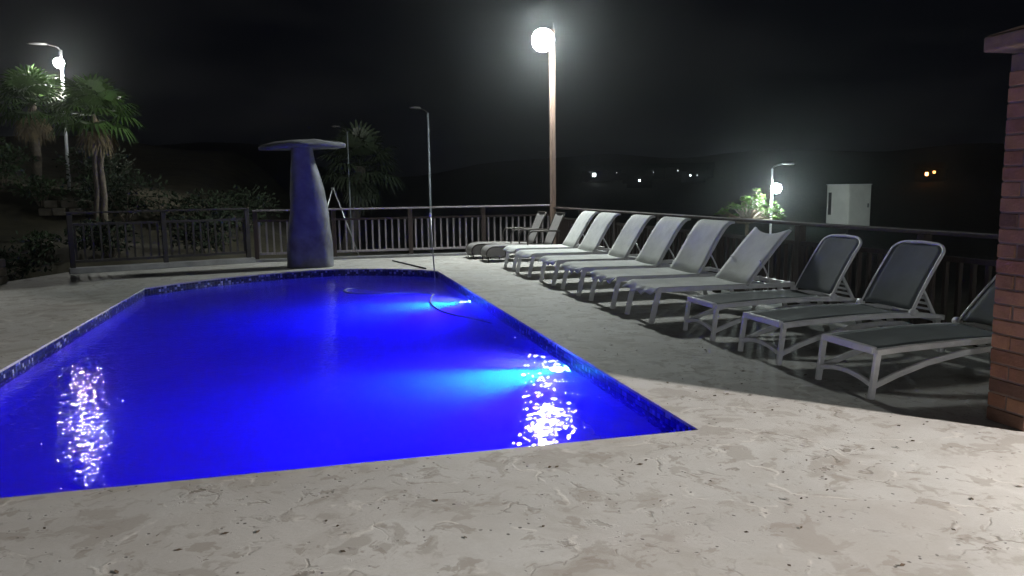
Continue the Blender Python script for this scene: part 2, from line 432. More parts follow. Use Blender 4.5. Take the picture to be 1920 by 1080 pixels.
def build_pool():
    root = empty('swimming_pool', (0, 0, 0), kind='structure')
    n = len(POOL)
    def wall(name, d, z0, z1, mat):
        poly = offset(POOL, d); mb = MB()
        mb.v = [(x, y, z) for z in (z1, z0) for x, y in poly]
        mb.f = [(i, (i+1) % n, n+(i+1) % n, n+i) for i in range(n)]
        return mb.build(name, mat, root)
    wall('tile_band', 0.0, -.29, -.021, M['tile'])
    mb = MB(); outer = offset(POOL, .002)
    wall('wall_lining', .004, -1.75, -.27, M['plaster'])
    poly = offset(POOL, .03); mb.v = [(x, y, -1.6 + .35*max(0, min(1, (y-8)/5))) for x, y in poly]; mb.f = [tuple(range(n))]
    import bmesh
    bm = bmesh.new(); vv = [bm.verts.new(p) for p in mb.v]; bm.faces.new(vv); bmesh.ops.triangulate(bm, faces=bm.faces)
    me = bpy.data.meshes.new('pool_floor'); bm.to_mesh(me); bm.free(); me.materials.append(M['plaster'])
    fl = bpy.data.objects.new('pool_floor', me); COL.objects.link(fl); fl.parent = root
    lens = emit('pool_lamp_glass', (.16, .8, 1.0), 40.0)
    for ly, lz, lx in ((6.72, -.34, 2.249), (11.25, -.40, 2.219)):
        pl = MB(); A = Matrix.Rotation(R_(-90), 3, 'Y')
        pl.lathe([(.105, 0), (.112, .012), (.1, .022), (.088, .022), (.088, .008)], 24, (lx, ly, lz), A)
        bez = pl.build('pool_light', M['white_metal'], root, True)
        g = MB(); g.lathe([(.086, .009), (.07, .022), (.04, .03), (.0005, .033)], 24, (lx, ly, lz), A)
        g.build('lens', lens, bez, True)
        ld = bpy.data.lights.new('pool_light_beam', 'SPOT'); ld.energy = POOL_W; ld.color = (.13, .27, 1.0)
        ld.spot_size = R_(176); ld.spot_blend = .7; ld.shadow_soft_size = .06
        lo = bpy.data.objects.new('pool_light_beam', ld); COL.objects.link(lo)
        lo.location = (lx-.11, ly, lz); lo.rotation_euler = Vector((-1, .0, -.12)).to_track_quat('-Z', 'Y').to_euler()
        ld = bpy.data.lights.new('pool_light_core', 'SPOT'); ld.energy = POOL_W*12.0; ld.color = (.0, 1.0, .12)
        ld.spot_size = R_(62); ld.spot_blend = 1.0; ld.shadow_soft_size = .02
        lo = bpy.data.objects.new('pool_light_core', ld); COL.objects.link(lo)
        lo.location = (lx-.08, ly, lz); lo.rotation_euler = Vector((-1, -.05, -.34)).to_track_quat('-Z', 'Y').to_euler()
    # water body: its sides and bottom run inside the shell
    poly = offset(POOL, .02); mb = MB()
    mb.v = [(x, y, WATER_Z) for x, y in poly] + [(x, y, -1.72) for x, y in poly]
    bm = bmesh.new(); vv = [bm.verts.new(p) for p in mb.v]
    bm.faces.new(vv[:n]); bm.faces.new(vv[n:][::-1])
    for i in range(n): bm.faces.new((vv[i], vv[n+i], vv[n+(i+1) % n], vv[(i+1) % n]))
    bmesh.ops.recalc_face_normals(bm, faces=bm.faces)
    me = bpy.data.meshes.new('water'); bm.to_mesh(me); bm.free(); me.materials.append(M['water'])
    o = bpy.data.objects.new('water', me); COL.objects.link(o); tag(o, kind='structure')
build_pool()

# kerb the left railing stands on
kb = MB()
pts = [(-4.62, 16.36), (-1.32, 17.52)]
kb.bar((*pts[0], .055), (*pts[1], .055), .24, .11)
tag(kb.build('kerb', M['concrete'], bevel=.012), kind='structure')
kb = MB(); kb.bar((-1.3, 17.58, .03), (5.6, 17.58, .03), .26, .06)
tag(kb.build('kerb', M['concrete'], bevel=.012), kind='structure')

# ------------------------------------------------------------------ railings
BAL = {}
def railing(a, b, z0, nposts, label, skip_first=False, skip_last=False, mat='rail', dark='rail_dark', per=12):
    a, b = Vector((*a, z0)), Vector((*b, z0)); d = (b-a); L = d.length; d.normalize()
    rz = math.atan2(d.y, d.x)
    root = empty('wooden_railing', a, label, 'railing', rz=rz)
    mb = MB(); mb.box((L/2, 0, 1.055), (L, .135, .035)); mb.build('top_rail', M[mat], root, bevel=.006)
    span = L/(nposts-1)
    pm = MB(); pm.box((0, 0, .517), (.092, .092, 1.035)); pme = None
    for i in range(nposts):
        if (i == 0 and skip_first) or (i == nposts-1 and skip_last): continue
        if pme is None: po = pm.build('post', M[dark], root, bevel=.006); pme = po
        else: po = pme.copy(); COL.objects.link(po); po.parent = root
        po.location.x = min(max(i*span, .046), L-.046)
    sub = bot = None
    for i in range(nposts-1):
        x0, x1 = i*span+.048, (i+1)*span-.048
        if i == 0:
            m2 = MB(); m2.box((0, 0, .83), (x1-x0, .05, .045)); sub = m2.build('sub_rail', M[dark], root)
            m2 = MB(); m2.box((0, 0, .115), (x1-x0, .06, .05)); bot = m2.build('bottom_rail', M[mat], root, bevel=.004)
            s_, b_ = sub, bot
        else:
            s_, b_ = sub.copy(), bot.copy()
            for q in (s_, b_): COL.objects.link(q); q.parent = root
        s_.location.x = b_.location.x = (x0+x1)/2
        for k in range(per):
            if mat not in BAL:
                m3 = MB(); m3.box((0, 0, .474), (.036, .036, .66)); bo = m3.build('baluster', M[mat], root); BAL[mat] = bo
            else: bo = BAL[mat].copy(); COL.objects.link(bo); bo.parent = root
            bo.location.x = x0 + (k+.5)*(x1-x0)/per
            bo.location.y = 0; bo.rotation_euler.z = random.uniform(-.1, .1)
    return root
railing((-1.3, 17.58), (5.5, 17.55), .06, 5, 'dark wooden railing with pale balusters running behind the fountain column to the lamp pole corner', per=11)
railing((-4.6, 16.38), (-1.38, 17.52), .11, 3, 'short dark railing on a kerb angling left of the fountain column', per=11, mat='rail_shaded', dark='rail_shaded')
railing((5.52, 17.45), (5.52, 4.1), 0.0, 8, 'long dark brown wooden railing behind the row of loungers', skip_first=True, mat='rail_dark', per=12)

# ------------------------------------------------------------------ loungers
def arc(p0, p1, p2, n=10):
    p0, p1, p2 = Vector(p0), Vector(p1), Vector(p2)
    return [p0*(1-t)**2 + p1*2*t*(1-t) + p2*t*t for t in (i/n for i in range(n+1))]

def white_lounger(loc, w, label, seed, rz=0.0, concave=False, flat_hem=False):
    rnd = random.Random(seed)
    t = empty('sling_lounger', loc, label, 'lounger', 'white sling loungers in a row', rz)
    hw = w/2
    for s in (-1, 1):
        m = MB(); m.ribbon([(0, s*(hw-.03), 0), (.045, s*(hw-.03), .2), (.095, s*(hw-.03), .385)], .062, .03)
        m.build('leg', M['white_frame'], t, bevel=.006)
        m = MB(); m.ribbon([(1.72, s*(hw-.03), 0), (1.66, s*(hw-.03), .2), (1.60, s*(hw-.03), .36)], .055, .03)
        m.build('leg', M['white_frame'], t, bevel=.006)
        m = MB(); m.bar((.07, s*(hw-.03), .372), (1.80, s*(hw-.03), .362), .034, .055)
        m.build('side_rail', M['white_frame'], t, bevel=.006)
    m = MB(); m.bar((1.78, -hw+.05, .36), (1.78, hw-.05, .36), .04, .045); m.bar((1.52, -hw+.05, .35), (1.52, hw-.05, .35), .04, .04)
    m.build('rear_crossbar', M['white_frame'], t)
    # seat cloth draped over the foot end with a wavy hem
    rows = []; ny = 25
    ph = rnd.uniform(0, 6); am = .004 if flat_hem else rnd.uniform(.018, .028)
    drop = .055 if not flat_hem else .07
    for i in range(17):
        u = i/16; row = []
        for j in range(ny):
            v = j/(ny-1); y = (v-.5)*(w+.03)
            sag = -.025*math.sin(math.pi*v)
            if u < .16:
                q = u/.16; x = -.03 + .075*math.sin(q*math.pi/2)
                hem = drop*(1-q)
                wav = am*math.sin(v*20+ph)*(1-q) + (.02*math.sin(v*math.pi)*(1-q))
                z = .408 - hem - wav + sag*.6
                x += .012*math.sin(v*17+ph)*(1-q)
            else:
                q = (u-.16)/.84; x = .045 + q*(1.2-.045); z = .408 + sag*(1-.3*q) - .012*q
            row.append((x, y, z))
        rows.append(row)
    m = MB(); m.sheet(rows); m.build('seat_cloth', M['white_sling'], t, True, solid=.008)
    # back
    rows = []
    prof = [(1.16, .385), (1.24, .50), (1.35, .68), (1.46, .86), (1.53, .96), (1.585, 1.02), (1.63, 1.045), (1.675, 1.05)]
    if concave: prof = [(1.16, .385), (1.26, .50), (1.38, .64), (1.50, .78), (1.60, .89), (1.66, .95), (1.69, .98), (1.71, 1.0)]
    for i, (x, z) in enumerate(prof):
        row = []; u = i/(len(prof)-1)
        for j in range(13):
            v = j/12; y = (v-.5)*(w-.02)*(1-.03*u)
            dip = math.sin(math.pi*v)
            zz = z - .018*dip*(1-u); xx = x + .02*dip*(1-u)
            if concave: zz -= .07*dip*u**3; xx -= .05*dip*u**3
            row.append((xx, y, zz))
        rows.append(row)
    m = MB(); m.sheet(rows); m.build('back_cloth', M['white_sling'], t, True, solid=.01)
    for s in (-1, 1):
        y = s*(hw-.012)
        m = MB(); m.tube([(x+.014, y*(1-.03*i/7), z-.012) for i, (x, z) in enumerate(prof)], .014, 7)
        m.build('back_frame', M['white_frame'], t, True)
        m = MB(); m.tube(arc((1.36, s*(hw-.06), .66), (1.47, s*(hw-.06), .5), (1.50, s*(hw-.06), .37)), .011, 6)
        m.build('support_strut', M['white_frame'], t, True)
    return t

FX = 3.53
WL = [(14.18, .74, 'pale sling lounger next to the brown armrest chaise loungers, farthest of the white ones'),
      (13.0, .80, 'second pale sling lounger counting from the brown armrest chaises'),
      (11.66, .76, 'third pale sling lounger counting from the brown armrest chaises'),
      (10.5, .82, 'fourth pale sling lounger counting from the brown chaises, wavy cloth hem'),
      (9.25, .80, 'fifth pale sling lounger counting from the brown chaises, lower draped foot end'),
      (8.1, .74, 'pale sling lounger with sagging back top, beside the charcoal loungers')]
for i, (y, w, lab) in enumerate(WL):
    o = white_lounger((FX+random.uniform(-.02, .04), y, 0), w, lab, i*5+3, rz=random.uniform(-.02, .02), concave=(i == 5), flat_hem=(i < 2))

def grey_lounger(loc, label, rz=0.0, recline=0.0):
    w = .64; hw = w/2
    t = empty('framed_lounger', loc, label, 'lounger', 'charcoal loungers with white frames', rz)
    F = M['white_frame']
    for s in (-1, 1):
        y = s*(hw-.025)
        m = MB(); m.ribbon([(-.01, y, 0), (.01, y, .17), (.03, y, .325)], .044, .034); m.build('leg', F, t, bevel=.007)
        m = MB(); m.ribbon([(1.66, y, 0), (1.63, y, .14), (1.58, y, .31)], .055, .036); m.build('leg', F, t, bevel=.007)
        m = MB(); m.ribbon([(.015, y, .335), (.25, y, .348), (.7, y, .362), (1.1, y, .362), (1.45, y, .345), (1.66, y, .315)], .046, .040)
        m.build('side_rail', F, t, bevel=.008)
        m = MB(); m.ribbon([(.005, y, .095), (.2, y, .165), (.45, y, .235), (.75, y, .285), (1.0, y, .3), (1.22, y, .285), (1.45, y, .215), (1.62, y, .12)], .044, .032)
        m.build('side_arch', F, t, bevel=.008)
        m = MB(); m.lathe([(.005, -.03), (.03, -.026), (.034, 0), (.03, .026), (.005, .03)], 14, (1.3, s*(hw+.012), .385), Matrix.Rotation(R_(90), 3, 'X'))
        m.build('hinge_knob', F, t, True)
    m = MB(); m.bar((.02, -hw+.045, .342), (.02, hw-.045, .342), .045, .052); m.build('front_bar', F, t, bevel=.008)
    m = MB(); m.ribbon(arc((-.003, -hw+.045, .105), (.0, 0, .19), (-.003, hw-.045, .105)), .035, .03, up=(1, 0, 0)); m.build('front_arch', F, t, bevel=.006)
    m = MB(); m.bar((1.63, -hw+.04, .3), (1.63, hw-.04, .3), .05, .05); m.build('rear_bar', F, t, bevel=.006)
    rows = []
    for i in range(12):
        u = i/11; x = .045 + u*1.25
        rows.append([(x, (v/8-.5)*(w-.085), .358 + .022*math.sin(u*math.pi) - .014*math.sin(math.pi*v/8) + .012*u) for v in range(9)])
    m = MB(); m.sheet(rows); m.build('seat_sling', M['grey_sling'], t, True, solid=.006)
    # rounded back frame
    bx, bz = 1.30, .385; ang = R_(62-recline); L = .66
    ca, sa = math.cos(ang), math.sin(ang)
    def bp(u, v):
        d = u*L; bend = .05*(u**2.2)
        return Vector((bx + ca*d + bend, v, bz + sa*d - bend*.1))
    hwB = hw-.005; loop = []
    for i in range(9): loop.append(bp(i/8*.86, -hwB*(1-.03*i/8)))
    for i in range(1, 9):
        a = i/9*math.pi/2; loop.append(bp(.86+.14*math.sin(a), -hwB*.97+.17*(1-math.cos(a))*.9))
    loop.append(bp(1.012, 0))
    for p in loop[-2::-1]: loop.append(Vector((p.x, -p.y, p.z)))
    m = MB(); m.tube(loop, .0155, 8); m.build('back_frame', F, t, True)
    rows = []
    for i in range(13):
        u = .02 + i/12*.975
        half = hwB*.985
        if u > .86:
            q = min(1, (u-.86)/.14); half = hwB*.965-.15*(1-math.sqrt(max(0, 1-q*q)))
        rows.append([tuple(bp(u, (v/8*2-1)*half) + Vector((-.006+.02*math.sin(math.pi*v/8), 0, .003))) for v in range(9)])
    m = MB(); m.sheet(rows); m.build('back_sling', M['grey_sling'], t, True, solid=.006)
    # ladder prop
    for s in (-1, 1):
        y = s*(hw-.07)
        m = MB(); m.bar((bx+ca*L*.40+.02, y, bz+sa*L*.36), (1.60, y, .33), .03, .022); pr = m.build('prop', F, t)
    for k in range(4):
        u = .2+k*.2; x = (bx+ca*L*.40+.02)*(1-u)+1.60*u; z = (bz+sa*L*.36)*(1-u)+.33*u
        m = MB(); m.bar((x, -hw+.07, z), (x, hw-.07, z), .02, .018); m.build('prop_rung', F, pr)
    return t
GL = [(6.98, 'charcoal white-framed lounger farthest from the brick pillar, beside the pale sling loungers'),
      (5.88, 'charcoal white-framed lounger between the two other charcoal ones'),
      (4.77, 'nearest charcoal white-framed lounger, its back hidden by the brick pillar')]
for i, (y, lab) in enumerate(GL):
    grey_lounger((3.735 + (.0, .0, .01)[i], y, 0), lab, rz=(-.01, .012, -.005)[i], recline=(0, 0, 14)[i])

def brown_lounger(loc, label, rz):
    w = .66; hw = w/2
    t = empty('armrest_chaise', loc, label, 'lounger', 'brown chaise loungers with armrests', rz)
    # seat with rolled-down foot end
    prof = [(.02, .10), (.0, .16), (.015, .23), (.06, .285), (.13, .315), (.3, .325), (.8, .315), (1.2, .30), (1.42, .30)]
    rows = [[(x, (v/8-.5)*(w-.05), z-.012*math.sin(math.pi*v/8)) for v in range(9)] for x, z in prof]
    m = MB(); m.sheet(rows); m.build('seat_sling', M['brown_sling'], t, True, solid=.008)
    for s in (-1, 1):
        y = s*(hw-.015)
        m = MB(); m.tube([(x, y, z) for x, z in prof], .017, 7); m.build('side_frame', M['bronze'], t, True)
        m = MB(); m.tube([(.05, y, 0), (.035, y, .11)], .015, 7); m.build('leg', M['bronze'], t, True)
        m = MB(); m.tube([(.42, y, 0), (.40, y, .32)], .015, 7); m.build('leg', M['bronze'], t, True)
        m = MB(); m.tube([(1.52, y, 0), (1.46, y, .3)], .015, 7); m.build('leg', M['bronze'], t, True)
        yy = s*(hw+.03)
        m = MB(); m.tube([(.88, yy, .30), (.87, yy, .45), (.885, yy, .54), (.93, yy, .60), (1.0, yy, .622), (1.3, yy, .625), (1.58, yy, .615)], .017, 8)
        m.build('armrest', M['bronze'], t, True)
        m = MB(); m.tube([(1.58, yy, .615), (1.54, y, .3)], .014, 6); m.build('arm_brace', M['bronze'], t, True)
    for s in (-1, 1):
        y = s*(hw-.035); pp = [q for q in prof if q[0] < .9]
        m = MB(); m.sheet([[(x, y, z) for x, z in pp], [(max(x, .03), y, max(.1, min(z, .1+.12*max(0, x-.25)*2))) for x, z in pp]])
        m.build('side_panel', M['brown_sling'], t, False, solid=.006)
    m = MB(); m.tube([(.05, -hw+.02, .06), (.05, hw-.02, .06)], .012, 6); m.build('front_crossbar', M['bronze'], t, True)
    rows = []
    for i in range(9):
        u = i/8; rows.append([(1.40+.30*u+.015*math.sin(math.pi*v/8), (v/8-.5)*(w-.06), .30+.68*u-.01*math.sin(math.pi*v/8)) for v in range(9)])
    m = MB(); m.sheet(rows); m.build('back_sling', M['brown_sling'], t, True, solid=.008)
    h2 = hw-.025
    m = MB(); m.tube([(1.395, -h2, .29), (1.70, -h2, .985), (1.702, -h2+.03, .99), (1.702, h2-.03, .99), (1.70, h2, .985), (1.395, h2, .29)], .015, 7)
    m.build('back_frame', M['bronze'], t, True)
    m = MB(); m.tube(arc((1.56, -.2, .62), (1.66, -.2, .5), (1.55, -.2, .31)), .01, 6); m.tube(arc((1.56, .2, .62), (1.66, .2, .5), (1.55, .2, .31)), .01, 6)
    m.build('support_strut', M['bronze'], t, True)
    return t
brown_lounger((3.27, 16.68, 0), 'brown chaise lounger with armrests nearest the back railing', .01)
brown_lounger((3.42, 15.84, 0), 'brown chaise lounger with armrests beside the pale sling loungers', -.01)

# ------------------------------------------------------------------ fountain column with a mushroom canopy
def fountain():
    root = empty('fountain_column', (-.1, 16.05, 0), 'grey concrete mushroom fountain column with a flat drooping canopy at the pool end', 'fountain')
    mb = MB(); rings = []
    prof0 = [(0, -.48, .45), (.12, -.47, .45), (.5, -.45, .43), (.9, -.42, .40), (1.08, -.38, .38), (1.3, -.355, .345), (1.6, -.34, .29), (1.9, -.33, .22), (2.15, -.315, .15), (2.32, -.31, .12), (2.42, -.32, .13)]
    prof = []
    for (z0, l0, r0), (z1, l1, r1) in zip(prof0[:-1], prof0[1:]):
        for k in range(4): prof.append((z0+(z1-z0)*k/4, l0+(l1-l0)*k/4, r0+(r1-r0)*k/4))
    prof.append(prof0[-1])
    n = 40; rows = []
    for z, l, r in prof:
        cx = (l+r)/2; rx = (r-l)/2; ry = min(.36, rx*.85); row = []
        for k in range(n+1):
            a = 2*math.pi*(k % n)/n
            q = 1 + .07*noise.noise(Vector((math.cos(a)*1.7, math.sin(a)*1.7, z*1.6))) + .025*noise.noise(Vector((math.cos(a)*6, math.sin(a)*6, z*6)))
            ex = lambda c: math.copysign(abs(c)**.75, c)
            row.append((cx + rx*q*ex(math.cos(a)), ry*q*ex(math.sin(a)), z))
        rows.append(row)
    mb.sheet(rows); mb.build('column', M['column_concrete'], root, True)
    mb = MB(); n = 36; rows = []
    ring = [(.0, 2.52), (.3, 2.5), (.6, 2.475), (.8, 2.455), (.835, 2.40), (.82, 2.375), (.6, 2.40), (.3, 2.415), (.0, 2.42)]
    ring = [(.001, 2.535), (.25, 2.53), (.55, 2.495), (.78, 2.445), (.83, 2.415), (.82, 2.355), (.55, 2.375), (.25, 2.385), (.001, 2.39)]
    for r, z in ring:
        row = []
        for k in range(n+1):
            a = 2*math.pi*(k % n)/n; q = 1 + .08*noise.noise(Vector((math.cos(a)*1.2, math.sin(a)*1.2, 4)))
            x = r*q*math.cos(a); row.append((-.08+x, r*q*.8*math.sin(a), z + .03*x +   .03*noise.noise(Vector((x*3, math.sin(a)*r*3, 0)))))
        rows.append(row)
    mb.sheet(rows); mb.build('canopy', M['column_concrete'], root, True)
    m = MB(); m.lathe([(.02, 0), (.02, .05), (.012, .06)], 10, (-.42, -.3, 1.15), Matrix.Rotation(R_(90), 3, 'X')); m.build('water_nozzle', M['white_metal'], root, True)
fountain()

# ------------------------------------------------------------------ lamp poles
def globe(name, c, r, mat, parent, M3=None, sq=1.0):
    m = MB(); n = 8
    prof = [(max(.0006, r*math.sin(math.pi*i/n)), -r*sq*math.cos(math.pi*i/n)) for i in range(n+1)]
    m.lathe(prof, 12, c, M3); return m.build(name, mat, parent, True)

def corner_lamp():
    root = empty('lamp_pole', (5.46, 17.42, 0), 'tall square wooden pole with a glaring white floodlight at the railing corner', 'lamp post')
    m = MB(); m.box((0, 0, 2.56), (.115, .115, 5.12)); m.build('pole', M['pole'], root, bevel=.008)
    m = MB(); m.tube([(.03, .0, 5.1), (.03, 0, 5.26)], .012, 8); m.build('pole_spike', M['metal'], root)
    m = MB(); m.bar((-.02, -.05, 4.9), (-.18, -.2, 4.9), .04, .05); m.build('bracket', M['dark_metal'], root)
    h = MB(); A = Vector((-.45, -.75, -.35)).to_track_quat('Z', 'Y').to_matrix()
    h.lathe([(.08, -.16), (.17, -.12), (.235, -.02), (.245, .02)], 20, (-.27, -.26, 4.85), A); hd = h.build('lamp_housing', M['metal'], root, True)
    globe('lamp_glass', (-.31, -.32, 4.82), .25, emit('corner_lamp_light', (.93, 1.0, .96), CORNER_L), hd)
corner_lamp()

def street_lamp(loc, h, lamp_h, side, label, mat, parent_name='street_lamp', r=.17, lean=0.0, arm=.55, thick=1.0):
    root = empty(parent_name, loc, label, 'street lamp')
    m = MB(); m.tube([(0, 0, -.3), (lean*.5, 0, h*.5), (lean, 0, h)], [.05*thick, .045*thick, .036*thick], 10); m.build('pole', M['white_metal'] if mat else M['dark_pole'], root, True)
    d = Vector((side, -.2, 0)).normalized()
    m = MB(); m.tube([Vector((lean, 0, h-.03)), Vector((lean, 0, h+.08)) + d*.08, Vector((lean, 0, h+.12)) + d*.25, Vector((lean, 0, h+.13)) + d*(arm*.7)], .013, 7)
    a = m.build('arm', M['black_metal'], root, True)
    m = MB(); c = Vector((lean, 0, h+.14)) + d*(arm*.7+.16)
    q = Matrix.Rotation(math.atan2(d.y, d.x), 3, 'Z')
    m.lathe([(.02*thick, -.035), (.1*thick, -.03), (.13*thick, 0), (.1*thick, .03), (.02*thick, .045)], 14, c, q @ Matrix.Diagonal((2.0, .9, 1.0)))
    m.build('lamp_head', M['black_metal'], a, True)
    if mat:
        dd = Vector((.02*side, -.2, 0))
        m = MB(); m.bar((lean, 0, lamp_h), (lean+dd.x*.7, dd.y*.7, lamp_h), .04, .05); m.build('bracket', M['dark_metal'], root)
        globe('lamp_glass', (lean+dd.x, dd.y, lamp_h), r, mat, [c for c in root.children if c.name.startswith('bracket')][0])
    return root
gz = ground_height(-6.75, 24.1)
street_lamp((-6.64, 24.1, gz), 5.45-gz, 5.08-gz, -1, 'white street lamp glaring above the palms at the left', emit('left_lamp_light', (1, 1, .93), LEFT_L), r=.135, lean=.1)
gz = ground_height(13.1, 20.1)
street_lamp((13.04, 20.14, gz), 2.0-gz, 1.42-gz, 1, 'lit street lamp beside the leafy tree beyond the loungers', emit('right_lamp_light', (.86, 1, .96), RIGHT_L), r=.14, arm=.45, thick=.75)
gz = ground_height(3.22, 22)
street_lamp((3.22, 22, gz), 3.66-gz, 0, -1, 'unlit thin pale pole standing behind the railing left of the lamp pole', None, arm=.3, thick=.7)
gz = ground_height(1.35, 26)
street_lamp((1.15, 26, gz), 3.45-gz, 0, -1, 'faint thin pole behind the palm next to the fountain column', None, arm=.3, thick=.55)

# ------------------------------------------------------------------ brick pillar and the house it belongs to
def brick_pillar():
    root = empty('brick_pillar', (4.1, 3.6, 0), 'red brick pillar with a projecting cap at the right edge', 'pillar')
    W_, D_, H_ = .42, .27, 2.26
    m = MB(); m.box((W_/2, D_/2, H_/2), (W_-.014, D_-.014, H_)); m.build('core', M['mortar'], root)
    ch = .0942; n = int(H_/ch); cache = {}
    rnd = random.Random(5)
    def brick(x0, x1, y0, y1, z):
        key = (round(x1-x0, 3), round(y1-y0, 3))
        k = rnd.choice([0, 0, 1, 1, 2, 3])
        key += (k,)
        if key not in cache:
            mm = MB(); mm.box((0, 0, 0), (x1-x0, y1-y0, ch-.011)); me = mm.mesh('brick'); me.materials.append(BR[k]); cache[key] = me
        o = bpy.data.objects.new('brick', cache[key]); COL.objects.link(o); o.parent = root
        o.location = ((x0+x1)/2 + rnd.uniform(-.003, .003), (y0+y1)/2 + rnd.uniform(-.003, .003), z)
        md = o.modifiers.new('bevel', 'BEVEL'); md.width = .005; md.segments = 1
    g = .011; T = .1
    for i in range(n):
        z = i*ch + ch/2
        if i % 2 == 0:
            brick(0, T, 0, D_, z) if False else None
            brick(0, T, 0, D_-.0, z); brick(T+g, W_*.5+.04, 0, T, z); brick(W_*.5+.04+g, W_, 0, T, z)
            brick(T+g, W_*.5+.04, D_-T, D_, z); brick(W_*.5+.04+g, W_, D_-T, D_, z)
        else:
            brick(0, .2, 0, D_/2-g/2, z); brick(.2+g, W_, 0, D_/2-g/2, z)
            brick(0, .2, D_/2+g/2, D_, z); brick(.2+g, W_, D_/2+g/2, D_, z)
    m = MB(); m.box((W_/2, D_/2, 2.335), (W_+.2, D_+.2, .09)); m.build('cap_slab', BR[3], root, bevel=.01)
    m = MB(); a, b, c, d = -.09, W_+.09, -.09, D_+.09
    m.add([(a, c, 2.386), (b, c, 2.386), (b, d, 2.386), (a, d, 2.386), (W_/2-.05, D_/2, 2.47), (W_/2+.05, D_/2, 2.47)], [(0,1,5,4), (1,2,5), (2,3,4,5), (3,0,4), (3,2,1,0)])
    m.build('cap_top', BR[0], root)
brick_pillar()
def house():
    root = empty('house', (4.56, 3.6, 0), 'house wall running right from the brick pillar', 'house')
    m = MB(); m.box((3.7, .12, 1.5), (7.3, .22, 3.0)); m.build('wall', M['paint'], root)
    m = MB(); m.box((3.7, .1, 3.06), (7.5, .5, .1)); m.build('roof_edge', M['roof'], root)
house()
def fill_lamp():  # unseen lamp added behind the camera to fill the camera-facing sides
    root = empty('fill_lamp', (-5.5, -9.0, 0), 'added unseen fill lamp, white globe on a short post at the back of the deck', 'lamp')
    m = MB(); m.tube([(0, 0, 0), (0, 0, 2.0)], .045, 10); m.build('post', M['dark_metal'], root, True)
    m = MB(); m.lathe([(.1, 2.0), (.12, 2.03), (.1, 2.06)], 16); m.build('collar', M['dark_metal'], root, True)
    globe('lamp_glass', (0, 0, 2.23), .18, emit('fill_lamp_light', (.93, .97, 1.0), FILL_L), root)
def porch_lamp():
    root = empty('porch_lamp', (8.7, -1.65, 0), 'white globe lamp on a post beside the house', 'lamp')
    m = MB(); m.tube([(0, 0, 0), (0, 0, 2.9)], .04, 10); m.build('post', M['dark_metal'], root, True)
    m = MB(); m.lathe([(.1, 2.9), (.12, 2.93), (.1, 2.96)], 16); m.build('collar', M['dark_metal'], root, True)
    globe('lamp_glass', (0, 0, 3.13), .18, emit('porch_lamp_light', (1.0, .935, .885), PORCH_L), root)
porch_lamp()
fill_lamp()

# ------------------------------------------------------------------ pool pole, hose, lying rod
m = MB(); m.tube([(2.105, 14.42, 1.02), (2.14, 14.33, .0), (2.17, 14.2, -1.1)], .014, 8)
r = empty('skimmer_pole', (2.14, 14.33, 0), 'thin metal pool pole standing upright in the far right pool corner', 'pole')
o = m.build('shaft', M['metal'], r, True); o.matrix_parent_inverse = Matrix.Translation((-2.14, -14.33, 0))
m = MB(); m.lathe([(.012, 0), (.024, .02), (.024, .07), (.01, .09)], 12, (2.105, 14.42, 1.0)); o = m.build('grip', M['white_metal'], r, True); o.matrix_parent_inverse = Matrix.Translation((-2.14, -14.33, 0))
m = MB(); m.tube([(2.02, 14.62, .016), (1.58, 16.6, .016)], .014, 7)
tag(m.build('dark_rod', M['dark_metal'], None, True), 'thin dark rod lying on the deck behind the pool corner', 'pole')  # thin dark tube laid flat on the deck
def catmull(P, n=7):
    out = []
    for i in range(len(P)-1):
        p0, p1, p2, p3 = [Vector(P[max(0, min(len(P)-1, k))]) for k in (i-1, i, i+1, i+2)]
        for k in range(n):
            t = k/n; out.append(.5*((2*p1) + (-p0+p2)*t + (2*p0-5*p1+4*p2-p3)*t*t + (-p0+3*p1-3*p2+p3)*t**3))
    out.append(Vector(P[-1])); return out
hz = WATER_Z+.004
hp = [(2.06, 9.1, hz-.08), (1.9, 9.42, hz-.02), (1.68, 9.8, hz), (1.57, 10.3, hz), (1.56, 10.9, hz), (1.66, 11.5, hz), (1.74, 11.85, hz), (1.6, 12.05, hz), (1.25, 12.2, hz), (.85, 12.22, hz), (.5, 12.45, hz), (.42, 12.85, hz), (.62, 13.05, hz-.01), (.95, 12.75, hz-.02), (1.2, 12.45, hz-.05)]
m = MB(); m.tube(catmull(hp), .019, 8)
tag(m.build('vacuum_hose', M['hose'], None, True), 'pale pool vacuum hose floating in loops near the far pool light', 'hose')

